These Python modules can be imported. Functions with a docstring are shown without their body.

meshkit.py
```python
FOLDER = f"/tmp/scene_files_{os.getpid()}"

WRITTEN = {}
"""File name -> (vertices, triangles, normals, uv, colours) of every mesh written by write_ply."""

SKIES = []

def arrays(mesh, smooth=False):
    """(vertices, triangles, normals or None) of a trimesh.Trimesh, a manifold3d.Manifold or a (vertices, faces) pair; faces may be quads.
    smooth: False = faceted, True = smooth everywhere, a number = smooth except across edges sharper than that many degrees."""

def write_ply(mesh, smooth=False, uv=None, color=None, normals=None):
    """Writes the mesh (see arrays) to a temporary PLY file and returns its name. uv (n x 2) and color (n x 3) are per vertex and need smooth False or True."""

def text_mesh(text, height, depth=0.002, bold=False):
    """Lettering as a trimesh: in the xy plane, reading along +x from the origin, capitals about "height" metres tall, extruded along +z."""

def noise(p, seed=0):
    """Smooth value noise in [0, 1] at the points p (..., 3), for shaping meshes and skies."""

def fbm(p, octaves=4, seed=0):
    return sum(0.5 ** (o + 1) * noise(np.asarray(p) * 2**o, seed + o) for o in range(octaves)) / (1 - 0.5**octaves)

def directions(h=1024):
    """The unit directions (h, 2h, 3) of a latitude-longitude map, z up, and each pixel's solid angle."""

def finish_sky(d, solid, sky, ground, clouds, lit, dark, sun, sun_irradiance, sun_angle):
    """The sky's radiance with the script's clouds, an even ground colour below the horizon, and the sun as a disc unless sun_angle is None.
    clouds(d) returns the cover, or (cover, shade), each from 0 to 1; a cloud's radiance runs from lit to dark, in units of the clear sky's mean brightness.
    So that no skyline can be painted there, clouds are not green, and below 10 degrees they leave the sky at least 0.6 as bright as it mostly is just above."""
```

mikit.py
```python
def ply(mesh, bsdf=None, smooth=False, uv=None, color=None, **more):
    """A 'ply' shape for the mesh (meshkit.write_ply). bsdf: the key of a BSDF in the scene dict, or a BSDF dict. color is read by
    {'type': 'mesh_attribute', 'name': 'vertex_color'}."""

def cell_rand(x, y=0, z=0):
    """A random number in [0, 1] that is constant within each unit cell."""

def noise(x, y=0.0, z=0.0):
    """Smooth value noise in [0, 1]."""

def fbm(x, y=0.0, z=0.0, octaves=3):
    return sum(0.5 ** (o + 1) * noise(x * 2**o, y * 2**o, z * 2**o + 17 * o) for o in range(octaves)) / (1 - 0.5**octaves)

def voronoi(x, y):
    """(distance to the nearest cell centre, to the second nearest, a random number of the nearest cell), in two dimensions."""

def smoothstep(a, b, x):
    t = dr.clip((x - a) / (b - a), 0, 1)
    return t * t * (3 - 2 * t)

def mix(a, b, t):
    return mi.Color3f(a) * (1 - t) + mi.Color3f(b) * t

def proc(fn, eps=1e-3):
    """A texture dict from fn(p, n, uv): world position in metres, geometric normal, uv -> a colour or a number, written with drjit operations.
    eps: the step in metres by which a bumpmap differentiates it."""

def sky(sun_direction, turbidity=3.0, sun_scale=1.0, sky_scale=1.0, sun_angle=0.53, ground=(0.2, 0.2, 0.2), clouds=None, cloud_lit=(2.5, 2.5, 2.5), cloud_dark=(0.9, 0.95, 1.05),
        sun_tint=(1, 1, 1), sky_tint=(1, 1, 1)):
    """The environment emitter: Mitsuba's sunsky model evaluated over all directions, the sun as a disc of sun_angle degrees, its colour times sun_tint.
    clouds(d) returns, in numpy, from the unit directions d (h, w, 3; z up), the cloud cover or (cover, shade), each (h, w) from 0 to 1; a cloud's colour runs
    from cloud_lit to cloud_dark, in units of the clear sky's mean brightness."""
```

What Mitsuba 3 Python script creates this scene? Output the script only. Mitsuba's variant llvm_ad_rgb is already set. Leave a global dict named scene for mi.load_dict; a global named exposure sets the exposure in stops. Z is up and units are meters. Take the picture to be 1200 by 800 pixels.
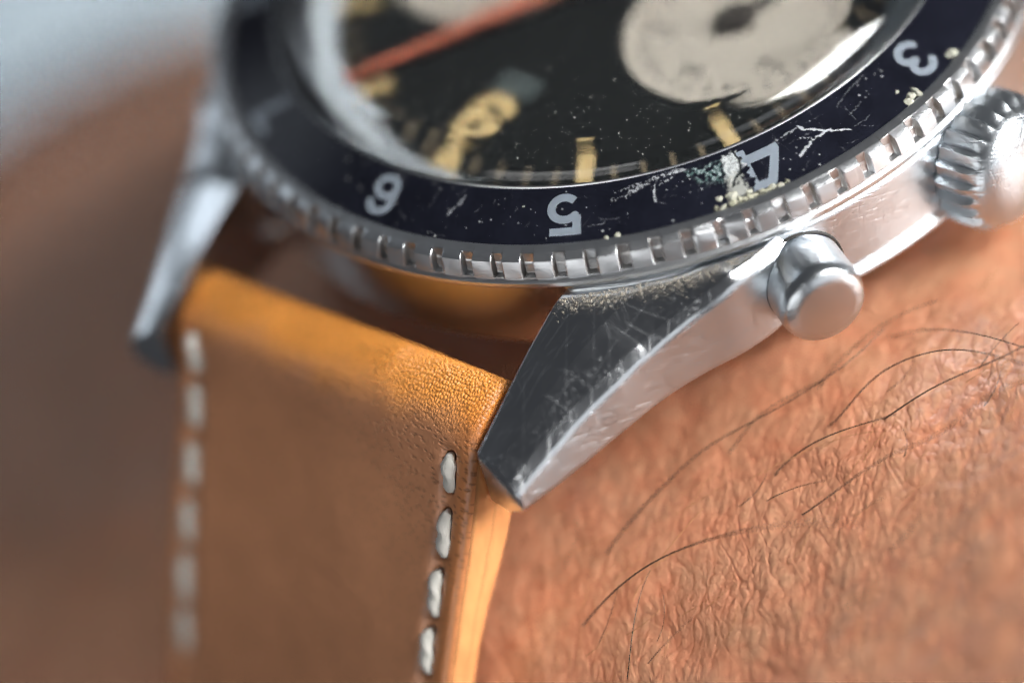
import math
import numpy as np, trimesh, shapely, drjit as dr, mitsuba as mi, mikit, meshkit
from shapely.geometry import LineString, Polygon, Point, box as sbox
from scipy.interpolate import CubicSpline, PchipInterpolator

T = mi.ScalarTransform4f
U = 0.001                      # everything below is modelled in millimetres; U turns it into metres
scene, labels = {}, {}

# ------------------------------------------------------------------ camera, light, exposure
CAM = np.array([145.79, -137.88, 154.27])
R_CAM = np.array([[0.76899534, 0.59987267, -0.22090483], [0.28388915, -0.63008823, -0.72276951], [-0.57275921, 0.49309391, -0.65483226]])
FOCUS = 240.4
scene['camera'] = {'type': 'thinlens', 'fov': 2 * math.degrees(math.atan(600 / 6500)), 'fov_axis': 'x', 'aperture_radius': 10.5 * U, 'focus_distance': FOCUS * U,
                   'near_clip': 0.02, 'far_clip': 20.0,
                   'to_world': T().look_at(origin=(CAM * U).tolist(), target=((CAM + 200 * R_CAM[2]) * U).tolist(), up=(-R_CAM[1]).tolist())}
exposure = 0.12


def lamp(key, direction, dist, w, h, rgb, label):
    d = np.array(direction, float); d /= np.linalg.norm(d)
    scene[key] = {'type': 'rectangle', 'to_world': T().look_at(origin=(d * dist).tolist(), target=[0, 0, 0], up=[0, 0, 1]) @ T().scale([w / 2, h / 2, 1]),
                  'emitter': {'type': 'area', 'radiance': {'type': 'rgb', 'value': list(rgb)}}, 'bsdf': {'type': 'diffuse', 'reflectance': {'type': 'rgb', 'value': 0.1}}}
    labels[key] = {'label': label, 'category': 'window', 'kind': 'structure'}


# the room's two windows (both far outside the frame): a near one to the right and a paler one across the room; then two added fills
lamp('window_light', (0.76, 0.33, 0.55), 1.6, 0.92, 0.92, (20.5, 20.3, 20), 'daylight window to the right of the wrist')
lamp('window_light_001', (-0.89, 0.0, 0.45), 2.4, 0.66, 1.3, (1.25, 1.4, 1.55), 'pale window across the room on the left')
lamp('window_light_002', (0.26, -0.95, 0.05), 2.6, 2.2, 1.3, (1.7, 1.7, 1.7), 'added fill light for bright surroundings behind and below the photographer')  # added fill standing in for bright surroundings on the camera side
lamp('window_light_003', (0.97, -0.10, 0.16), 2.4, 2.4, 0.9, (0.8, 0.83, 0.87), 'added light for a pale wall low on the right side of the room')  # added glowing panel in place of a pale room wall
scene['room_light'] = {'type': 'constant', 'radiance': {'type': 'rgb', 'value': [0.045, 0.047, 0.052]}}

# ------------------------------------------------------------------ helpers
fbm, vnoise = meshkit.fbm, meshkit.noise


def sstep(a, b, x):
    t = np.clip((x - a) / (b - a), 0, 1)
    return t * t * (3 - 2 * t)


def rnd(ix, iy, k):
    h = (ix * 374761393 + iy * 668265263 + k * 2147483647 + 12345).astype(np.int64) & 0xFFFFFFFF
    h = ((h ^ (h >> 13)) * 1274126177) & 0xFFFFFFFF
    h = ((h ^ (h >> 15)) * 2246822519) & 0xFFFFFFFF
    return ((h ^ (h >> 16)) & 0xFFFFFF) / 16777215.0


def worley(x, y, seed=0, jit=0.9):
    """(F1, F2, id) on unit cells"""
    f1, f2, who = np.full(x.shape, 9.0), np.full(x.shape, 9.0), np.zeros(x.shape)
    fx, fy = np.floor(x), np.floor(y)
    for a in (-1, 0, 1):
        for b in (-1, 0, 1):
            cx, cy = (fx + a).astype(np.int64), (fy + b).astype(np.int64)
            px = cx + 0.5 + jit * (rnd(cx, cy, 1 + seed) - 0.5)
            py = cy + 0.5 + jit * (rnd(cx, cy, 2 + seed) - 0.5)
            d = np.hypot(px - x, py - y)
            near = d < f1
            f2 = np.where(near, f1, np.minimum(f2, d))
            who = np.where(near, rnd(cx, cy, 3 + seed), who)
            f1 = np.minimum(f1, d)
    return f1, f2, who


def grid_faces(n, m, wrap=False):
    i, j = np.meshgrid(np.arange(n - (0 if wrap else 1)), np.arange(m - 1), indexing='ij')
    a, b = i * m + j, ((i + 1) % n) * m + j
    return np.stack([a, b, b + 1, a + 1], -1).reshape(-1, 4)


def tri(f):
    return np.vstack([f[:, [0, 1, 2]], f[:, [0, 2, 3]]])


def put(key, mesh, bsdf, smooth=False, color=None, label=None, kind=None, **kw):
    if isinstance(mesh, trimesh.Trimesh):
        mesh = trimesh.Trimesh(mesh.vertices * U, mesh.faces, process=False)
    else:
        f = np.asarray(mesh[1]); f = tri(f) if f.shape[1] == 4 else f
        mesh = trimesh.Trimesh(np.asarray(mesh[0]) * U, f, process=False)
    scene[key] = mikit.ply(mesh, bsdf, smooth=smooth, color=color, **kw)
    if label or kind:
        labels[key] = {**({'label': label} if label else {}), **({'kind': kind} if kind else {})}


def revolve(profile, n=360, sub=1, a0=0, a1=360):
    p = np.asarray(profile, float)
    if sub > 1:
        p = np.vstack([p[:-1][:, None] + (p[1:] - p[:-1])[:, None] * (np.arange(sub) / sub)[None, :, None]], ).reshape(-1, 2) if False else \
            np.vstack([np.vstack([a + (b - a) * k / sub for k in range(sub)]) for a, b in zip(p[:-1], p[1:])] + [p[-1:]])
    full = abs(a1 - a0) >= 360
    th = np.radians(np.linspace(a0, a1, n, endpoint=not full))
    v = np.stack([p[None, :, 0] * np.cos(th)[:, None], p[None, :, 0] * np.sin(th)[:, None], np.broadcast_to(p[None, :, 1], (len(th), len(p)))], -1)
    return v.reshape(-1, 3), grid_faces(len(th), len(p), wrap=full)


def round_profile(pts, r=0.06, k=3):
    """polyline with its inner corners cut to small arcs"""
    pts = np.asarray(pts, float); out = [pts[0]]
    for a, b, c in zip(pts[:-2], pts[1:-1], pts[2:]):
        la, lc = np.linalg.norm(a - b), np.linalg.norm(c - b)
        q = min(r, 0.45 * la, 0.45 * lc)
        p0, p1 = b + (a - b) / la * q, b + (c - b) / lc * q
        for t in np.linspace(0, 1, k + 1):
            out.append((1 - t) ** 2 * p0 + 2 * t * (1 - t) * b + t * t * p1)
    return np.array(out + [pts[-1]])


def tube(path, rad, n=8):
    path = np.asarray(path, float); rad = np.broadcast_to(np.asarray(rad, float), (len(path),))
    tan = np.gradient(path, axis=0); tan /= np.linalg.norm(tan, axis=1, keepdims=True)
    ref = np.array([0.3, 0.2, 0.93]); vs = []
    for p, t, r in zip(path, tan, rad):
        x = np.cross(t, ref); x /= np.linalg.norm(x); y = np.cross(t, x); ref = ref - t * (ref @ t)
        a = np.arange(n) * 2 * np.pi / n
        vs.append(p + r * (np.cos(a)[:, None] * x + np.sin(a)[:, None] * y))
    v = np.vstack(vs + [path[:1], path[-1:]])
    f = []
    for i in range(len(path) - 1):
        for j in range(n):
            a, b = i * n + j, i * n + (j + 1) % n
            f += [[a, b, b + n], [a, b + n, a + n]]
    L = len(path) * n
    for j in range(n):
        f += [[L, (j + 1) % n, j], [L + 1, L - n + j, L - n + (j + 1) % n]]
    return v, np.array(f)


def join(meshes):
    at, vs, fs = 0, [], []
    for v, f in meshes:
        f = np.asarray(f); f = tri(f) if f.shape[1] == 4 else f
        vs.append(v); fs.append(f + at); at += len(v)
    return np.vstack(vs), np.vstack(fs)


# ------------------------------------------------------------------ materials
def scr(a, b, ang, L, W, seed, keep=0.5, wd=0.07):
    c, s = math.cos(ang), math.sin(ang)
    u, v = a * c + b * s, b * c - a * s
    row = dr.floor(v / W)
    u2 = u / L + mikit.cell_rand(row, seed, 7) * 10
    col = dr.floor(u2)
    r = mikit.cell_rand(row, col, seed)
    r2 = mikit.cell_rand(row, col, seed + 50)
    fu, fv = u2 - col, v / W - row
    d = (fv - 0.2 - 0.6 * r - (r2 - 0.5) * 0.3 * (fu - 0.5)) / (wd * (0.5 + r2))
    ends = mikit.smoothstep(0.0, 0.2, fu) * (1 - mikit.smoothstep(0.6 + 0.3 * r, 1.0, fu))
    return dr.exp(-d * d) * ends * dr.select(r2 < keep, r2 / keep, 0.0)


def hairlines(x, y, z):
    a, b = x + 0.35 * z, y - 0.8 * z
    h = 0
    for ang, L, W, sd, k in ((0.4, 2.6, 0.30, 1, .5), (1.25, 1.7, 0.24, 2, .5), (2.2, 3.4, 0.42, 3, .4), (2.8, 1.0, 0.25, 4, .35), (0.9, 0.6, 0.2, 5, .4)):
        h = h + scr(a, b, ang, L, W, sd, k, 0.075)
    return h


def polished(p, n, uv):
    x, y, z = p.x * 1000, p.y * 1000, p.z * 1000
    ding = mikit.smoothstep(0.78, 0.88, mikit.noise(x * 4.1, y * 4.1, z * 4.1))
    return -(0.0006 * hairlines(x, y, z) + 0.004 * ding) + 0.016 * mikit.fbm(x * 0.8, y * 0.8, z * 0.8 + 5, octaves=2) + 0.0006 * mikit.noise(x * 14, y * 14, z * 14)


def polished_rough(p, n, uv):
    x, y, z = p.x * 1000, p.y * 1000, p.z * 1000
    pit = mikit.smoothstep(0.70, 0.80, mikit.noise(x * 9, y * 9, z * 9)) * mikit.smoothstep(0.4, 0.7, mikit.noise(x * 0.7, y * 0.7, z * 0.7 + 3))
    return dr.clip(0.15 + 0.16 * hairlines(x, y, z) + 0.16 * pit + 0.08 * mikit.fbm(x * 1.2, y * 1.2, z * 1.2), 0.1, 0.7)


def brushed(p, n, uv):
    x, y, z = p.x * 1000, p.y * 1000, p.z * 1000
    a, b = y * 0.9 - x * 0.45, z
    g = mikit.noise(a * 1.3, b * 16, x * 0.5) * 0.0014 + mikit.noise(x * 11, y * 11, z * 14) * 0.0034
    h = scr(a, b, 0.5, 1.1, 0.2, 11, .6, .15) + scr(a, b, 2.7, 0.8, 0.16, 12, .6, .17) + scr(a, b, 1.4, 0.9, 0.2, 13, .5, .13)
    return g - 0.009 * h + 0.02 * mikit.noise(x * 0.7, y * 0.7, z * 0.7)


def grey(v):
    return {'type': 'rgb', 'value': [v, v, v] if np.isscalar(v) else list(v)}


def metal(rgb, rough):
    return {'type': 'principled', 'base_color': grey(rgb), 'metallic': 1.0, 'roughness': rough, 'specular': 0.5}


STEEL = (0.67, 0.69, 0.71)
scene['polished_steel'] = {'type': 'twosided', 'bsdf': {'type': 'bumpmap', 'arbitrary': {**mikit.proc(polished, eps=8e-6)}, 'scale': 0.001, 'bsdf': metal(STEEL, mikit.proc(polished_rough))}}
scene['brushed_steel'] = {'type': 'twosided', 'bsdf': {'type': 'bumpmap', 'arbitrary': {**mikit.proc(brushed, eps=8e-6)}, 'scale': 0.0013, 'bsdf': metal((0.635, 0.68, 0.715), 0.36)}}
scene['satin_scuffed'] = {'type': 'twosided', 'bsdf': {'type': 'bumpmap', 'arbitrary': {**mikit.proc(brushed, eps=8e-6)}, 'scale': 0.0008, 'bsdf': metal((0.66, 0.70, 0.73), 0.27)}}
scene['worn_steel'] = {'type': 'twosided', 'bsdf': {'type': 'bumpmap', 'arbitrary': {**mikit.proc(brushed, eps=8e-6)}, 'scale': 0.0006, 'bsdf': {**metal(STEEL, 0.36), 'base_color': {'type': 'mesh_attribute', 'name': 'vertex_color'}}}}
scene['satin_steel'] = {'type': 'twosided', 'bsdf': {**metal((0.40, 0.45, 0.48), 0.5), 'metallic': 0.15}}
scene['acrylic'] = {'type': 'dielectric', 'int_ior': 1.49, 'ext_ior': 1.0}
VC = {'type': 'mesh_attribute', 'name': 'vertex_color'}
scene['anodised'] = {'type': 'twosided', 'bsdf': {'type': 'principled', 'base_color': VC, 'roughness': 0.22, 'specular': 0.14}}
scene['print_white'] = {'type': 'twosided', 'bsdf': {'type': 'principled', 'base_color': grey((0.20, 0.235, 0.275)), 'roughness': 0.5, 'specular': 0.3}}
scene['dial_black'] = {'type': 'twosided', 'bsdf': {'type': 'principled', 'base_color': grey((0.012, 0.014, 0.014)), 'roughness': 0.45, 'specular': 0.3}}
scene['lume'] = {'type': 'twosided', 'bsdf': {'type': 'diffuse', 'reflectance': mikit.proc(lambda p, n, uv: mikit.mix((0.50, 0.36, 0.15), (0.78, 0.61, 0.32), mikit.fbm(p.x * 3500, p.y * 3500, octaves=3)))}}
scene['subdial_white'] = {'type': 'twosided', 'bsdf': {'type': 'diffuse', 'reflectance': grey((0.52, 0.48, 0.41))}}
scene['hand_red'] = {'type': 'twosided', 'bsdf': {'type': 'principled', 'base_color': grey((0.60, 0.19, 0.115)), 'roughness': 0.4, 'specular': 0.4}}
scene['print_grey'] = {'type': 'twosided', 'bsdf': {'type': 'diffuse', 'reflectance': grey((0.17, 0.21, 0.21))}}
scene['print_tan'] = {'type': 'twosided', 'bsdf': {'type': 'diffuse', 'reflectance': grey((0.22, 0.18, 0.12))}}
scene['print_dark'] = {'type': 'twosided', 'bsdf': {'type': 'diffuse', 'reflectance': grey((0.06, 0.055, 0.05))}}
scene['leather'] = {'type': 'twosided', 'bsdf': {'type': 'principled', 'base_color': VC, 'roughness': 0.36, 'specular': 0.55}}
scene['leather_edge'] = {'type': 'twosided', 'bsdf': {'type': 'principled', 'base_color': VC, 'roughness': 0.5, 'specular': 0.35}}
scene['thread'] = {'type': 'twosided', 'bsdf': {'type': 'principled', 'base_color': grey((0.60, 0.58, 0.53)), 'roughness': 0.85, 'specular': 0.2}}
def skin_rough(p, n, uv):
    x, y = p.x * 1000, p.y * 1000
    return mikit.smoothstep(8.0, -6.0, x) * 0.30 + 0.24 + 0.12 * mikit.noise(x * 0.8, y * 0.8)


scene['skin'] = {'type': 'twosided', 'bsdf': {'type': 'principled', 'base_color': VC, 'roughness': mikit.proc(skin_rough), 'specular': 0.95}}
scene['hair_dark'] = {'type': 'principled', 'base_color': grey((0.035, 0.018, 0.010)), 'roughness': 0.35, 'specular': 0.5}
scene['hair_fair'] = {'type': 'principled', 'base_color': grey((0.50, 0.24, 0.11)), 'roughness': 0.3, 'specular': 0.6}
scene['cotton'] = {'type': 'twosided', 'bsdf': {'type': 'principled', 'base_color': grey((0.34, 0.41, 0.46)), 'roughness': 0.9, 'specular': 0.1}}
scene['dust'] = {'type': 'twosided', 'bsdf': {'type': 'principled', 'base_color': grey((0.62, 0.60, 0.55)), 'roughness': 0.6, 'specular': 0.4}}
scene['grit'] = {'type': 'twosided', 'bsdf': {'type': 'principled', 'base_color': grey((0.30, 0.26, 0.20)), 'roughness': 0.25, 'specular': 0.8}}
scene['crumb'] = {'type': 'twosided', 'bsdf': {'type': 'principled', 'base_color': grey((0.46, 0.46, 0.38)), 'roughness': 0.8, 'specular': 0.3}}
scene['near_black'] = {'type': 'twosided', 'bsdf': {'type': 'principled', 'base_color': grey((0.02, 0.018, 0.015)), 'roughness': 0.6}}

W_ = 'wristwatch'
labels[W_] = {'label': 'scratched steel chronograph with black numbered bezel and tan strap, worn on the wrist', 'category': 'watch'}

# ------------------------------------------------------------------ case
case_prof = round_profile([(17.0, -1.72), (18.9, -1.72), (19.15, -1.95), (19.15, -5.15), (19.5, -5.55), (19.45, -5.75), (18.3, -6.35), (16.2, -6.7), (15.6, -7.2), (14.6, -8.6), (0.01, -8.9)], 0.12)
cv, cf = revolve(case_prof, 420)
cr_ = np.hypot(cv[:, 0], cv[:, 1])
cut = sstep(9.6, 8.9, np.abs(cv[:, 0])) * (np.abs(cv[:, 1]) > 10) * sstep(15.5, 17.5, cr_)        # flattened between the lugs
cv[:, :2] *= (np.where(cut > 0, np.minimum(1, (cut * 19.05 + (1 - cut) * 20) / cr_), 1) * (1 - 0.045 * cut))[:, None]
cf = tri(cf)
mid_ = cut[cf].mean(1) > 0.5                                       # the walls between the lugs are polished
low_ = cv[cf].mean(1)[:, 1] < 0
for key_, sel, mat_ in ((W_ + '__case', ~mid_, 'brushed_steel'), (W_ + '__case__end_wall', mid_ & low_, 'polished_steel'), (W_ + '__case__end_wall_001', mid_ & ~low_, 'polished_steel')):
    cm = trimesh.Trimesh(cv, cf[sel], process=False); cm.remove_unreferenced_vertices()
    put(key_, cm, mat_, smooth=32)

# lugs: loft of sections along y
lug_y = np.array([-9.0, -12.0, -14.2, -16.2, -17.2, -18.6, -20.0, -21.4, -22.8, -24.0, -24.35])
top_z = PchipInterpolator([-24.6, -23.4, -22, -20, -18.4, -17.2, -15, -9], [-5.45, -4.85, -4.15, -3.15, -2.5, -2.08, -1.85, -1.8])
edge_x = PchipInterpolator([-25, -24.4, -22.7, -20.9, -19.2, -17, -15, -13.2, -11.6, -9], [11.15, 11.25, 11.6, 12.15, 12.79, 13.5, 14.41, 15.4, 15.9, 16.2])
out_x = PchipInterpolator([-25, -24.6, -22.3, -19.2, -17, -13.2, -11.5, -9], [11.55, 11.68, 12.45, 13.42, 14.0, 15.06, 15.6, 16.2])
bot_z = PchipInterpolator([-25, -24.5, -22, -19, -17, -13, -9], [-7.2, -7.15, -6.9, -6.5, -6.3, -6.0, -5.8])


def lug_mesh(sx, sy):
    thin = 0.65 if sx < 0 else 0.0
    ys = np.concatenate([np.linspace(-9, -17, 50), np.linspace(-17.1, -24.1, 100)])
    secs = []
    for y in ys:
        xt, xo, zt, zb = float(edge_x(y)) - thin, float(out_x(y)) - thin, float(top_z(y)), float(bot_z(y))
        tl = 0.27 * np.clip((-13 - y) / 4, 0, 1)
        w_ = xt - 9.28
        z2 = zt - tl * w_
        pts = np.array([(9.28, zb - 0.85), (9.28, zt), (9.28 + w_ * 0.60, zt - tl * w_ * 0.34 + 0.01), (xt, z2), (xt + 0.46, z2 - 0.50), (max(xo, xt + 0.55), zb), (xo - 0.5, zb - 0.35), (xo - 1.2, zb - 0.8), (9.28, zb - 0.85)])
        a = round_profile(pts[:5], 0.07, 2)[:-1]
        na = len(a) - 1
        b = round_profile(np.vstack([a[-1:], pts[4:7]]), 0.32, 5)[1:-1]
        secs.append(np.vstack([a, b, pts[7:]]))
    secs = np.array(secs)                        # (n, m, 2)
    lean = (secs[..., 0] - 9.28) / 2.8 * np.clip((-ys[:, None] - 20) / 4.1, 0, 1) * 0.6
    n, m = secs.shape[:2]
    v = np.stack([secs[..., 0] * sx, (ys[:, None] - lean) * -sy, secs[..., 1]], -1).reshape(-1, 3)
    f = tri(grid_faces(n, m))
    # tip facet: an inset, slightly domed ring then the centre
    tip = v[(n - 1) * m:(n - 1) * m + m - 1]; c = tip.mean(0)
    extra, faces = [], []
    rings = [np.arange((n - 1) * m, (n - 1) * m + m - 1)]
    at = len(v)
    for s, dy in ((0.93, 0.10), (0.5, 0.16)):
        extra.append(c + (tip - c) * s + np.array([0, sy * dy, 0])); rings.append(np.arange(at, at + m - 1)); at += m - 1
    for a, b in zip(rings[:-1], rings[1:]):
        for k in range(m - 1):
            k2 = (k + 1) % (m - 1)
            faces += [[a[k], a[k2], b[k2]], [a[k], b[k2], b[k]]]
    extra.append((c + np.array([0, sy * 0.16, 0]))[None])
    for k in range(m - 1):
        faces.append([rings[-1][k], rings[-1][(k + 1) % (m - 1)], at])
    v = np.vstack([v] + extra); f = np.vstack([f, np.array(faces)])
    mesh = trimesh.Trimesh(v, f, process=False)
    if sx * sy > 0:
        mesh.invert()
    col_ = np.full(len(f), -1)
    ng = (n - 1) * (m - 1)
    jj = np.tile(np.arange(m - 1), n - 1)
    col_[:2 * ng] = np.concatenate([jj, jj])
    side = (col_ >= na + 4) & (col_ < na + 10)
    out = []
    for sel in (~side, side):
        g_ = trimesh.Trimesh(mesh.vertices, mesh.faces[sel], process=False)
        g_.remove_unreferenced_vertices(); out.append(g_)
    return out


for i, (sx, sy) in enumerate(((1, -1), (-1, -1), (1, 1), (-1, 1))):
    top_, flank_ = lug_mesh(sx, sy)
    lk = W_ + '__lug' + (f'_{i:03d}' if i else '')
    put(lk + '__flank', flank_, 'brushed_steel', smooth=24)
    put(lk, top_, 'polished_steel', smooth=20,
        label=['scratched steel lug in focus with bright bevelled outer edge', 'blurred bright steel lug left of the strap'][i] if i < 2 else None)

# ------------------------------------------------------------------ bezel ring with a notched edge
NT, R_IN, R_OUT, Z_IN = 84, 15.78, 18.2, 1.06
prof_t = np.array([(15.54, 0.2), (15.54, 0.9), (15.57, 1.04), (15.72, 1.09), (15.76, 1.00), (18.18, -0.10), (18.22, 0.02), (18.28, 0.045), (18.66, -0.02), (18.72, -0.04), (18.80, -0.08), (18.95, -0.14), (19.08, -0.24), (19.20, -0.62), (19.27, -1.04), (19.12, -1.12), (19.13, -1.17), (19.22, -1.22), (19.30, -1.32), (19.28, -1.52), (19.20, -1.64), (18.9, -1.69), (17.0, -1.69)])
prof_g = prof_t.copy()
prof_g[10:15] = [(18.72, -0.20), (18.73, -0.48), (18.74, -0.54), (18.78, -0.60), (18.84, -1.06)]
prof_g[9] = (18.715, -0.06)
gr = np.random.default_rng(5)
ths, ws = [], []
gapw, step = 0.36, 360 / NT
for k in range(NT):
    c = -60.06 + 0.5 + k * step
    jl, jr = gr.normal(0, 0.028, 2)
    for t, w in ((0.0, 1), (0.06, 1), (0.31, 1), (0.58 + jl, 1), (0.605 + jl, 0.9), (0.635 + jl, 0.12), (0.655 + jl, 0), (0.82, 0), (0.935 + jr, 0), (0.955 + jr, 0.12), (0.985 + jr, 0.9)):
        ths.append(c + t * step); ws.append(w)
ths, ws = np.radians(np.array(ths)), np.array(ws)
pb = prof_g[None] + (prof_t - prof_g)[None] * ws[:, None, None]
P3 = np.stack([pb[..., 0] * np.cos(ths)[:, None], pb[..., 0] * np.sin(ths)[:, None], pb[..., 1]], -1)
wear = (fbm(P3 * 1.1, 3, 3) - 0.5) * 0.16 + (vnoise(P3 * 4.0, 8) - 0.5) * 0.06
hit = np.exp(-((np.degrees(ths) + 38.5) / 3.5) ** 2)[:, None] * (vnoise(P3 * 2.2, 21) - 0.2) * 0.42
mask = np.zeros(len(prof_t)); mask[9:15] = 1; mask[8] = 0.3
mv = (wear * 0.8 - hit) * mask
pb2 = pb.copy(); pb2[..., 0] += np.minimum(mv, 0.02); pb2[..., 1] += np.minimum(mv * 0.6, 0.01)
P3 = np.stack([pb2[..., 0] * np.cos(ths)[:, None], pb2[..., 0] * np.sin(ths)[:, None], pb2[..., 1]], -1)
g = fbm(P3 * 1.7 + 9, 3, 4)
dirt = np.clip((1 - ws)[:, None] * mask * 0.5 * sstep(0.25, 0.65, g), 0, 1)
flank = ((ws > 0.05) & (ws < 0.95))[:, None] * mask * 0.55 * sstep(0.42, 0.6, vnoise(P3 * 0.9, 31))
dd = np.clip(dirt + flank, 0, 0.9)[..., None]
col = np.array(STEEL) * (1 - dd) + np.array([0.25, 0.21, 0.17]) * dd
col[:, 17:21] *= 0.97
# flat facets at the notches, smooth elsewhere: split vertices by angle with colours carried along
bm = trimesh.Trimesh(P3.reshape(-1, 3) * U, tri(grid_faces(len(ths), len(prof_t), wrap=True)), process=False)


def smooth_with_color(mesh, color, angle):
    """vertices split at sharp edges, so that colours and smoothing angle go together"""
    s = trimesh.graph.smooth_shade(mesh, angle=np.radians(angle), facet_minarea=None)
    from scipy.spatial import cKDTree
    idx = cKDTree(np.asarray(mesh.vertices)).query(np.asarray(s.vertices))[1]
    return s, color[idx]


bs, bcol = smooth_with_color(bm, col.reshape(-1, 3), 26)
scene[W_ + '__bezel'] = mikit.ply(bs, 'worn_steel', smooth=True, color=bcol)
labels[W_ + '__bezel'] = {'label': 'steel rotating bezel ring with notched grip edge'}


def cone(r):
    return Z_IN * (R_OUT - r) / (R_OUT - R_IN)


# ------------------------------------------------------------------ black insert, worn
th_d = np.unique(np.concatenate([np.linspace(-250, -128, 260), np.linspace(-128, 4, 1150), np.linspace(4, 110, 200)]))
rr = np.linspace(R_IN, R_OUT, 92)
TH, RR = np.meshgrid(np.radians(th_d), rr, indexing='ij')
IX, IY = RR * np.cos(TH), RR * np.sin(TH)
IP = np.stack([IX, IY, 0 * IX], -1)
icol = np.empty(IP.shape); icol[:] = (0.0080, 0.0088, 0.0145)
icol *= (0.7 + 0.7 * fbm(IP * 0.9, 3, 2))[..., None]
iz = cone(RR) + 0.004 * (fbm(IP * 2, 2, 5) - 0.5)


def seg(points, w, rough=0.6, seed=0, keep=1.0):
    """how much a scratch along the polyline (x, y in mm) covers each point"""
    cover = np.zeros(IX.shape)
    wob = (vnoise(IP * 7, 90 + seed) - 0.5) * 0.10 + (vnoise(IP * 22, 91 + seed) - 0.5) * 0.05
    wob2 = (vnoise(IP * 7 + 40, 92 + seed) - 0.5) * 0.10
    wd = w * (1 - rough + 2 * rough * vnoise(IP * 9, 93 + seed))
    for (ax, ay), (bx, by) in zip(points[:-1], points[1:]):
        dx, dy = bx - ax, by - ay; L2 = dx * dx + dy * dy + 1e-9
        t = np.clip(((IX - ax) * dx + (IY - ay) * dy) / L2, 0, 1)
        d = np.hypot(IX + wob - ax - t * dx, IY + wob2 - ay - t * dy)
        cover = np.maximum(cover, 1 - sstep(wd * 0.55, wd * 1.25 + 0.012, d))
    if keep < 1:
        cover *= sstep(1 - keep - 0.1, 1 - keep + 0.1, vnoise(IP * 14, 95 + seed))
    return cover


def paint(c, rgb):
    global icol
    icol = icol * (1 - c[..., None]) + np.array(rgb) * c[..., None]


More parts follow.
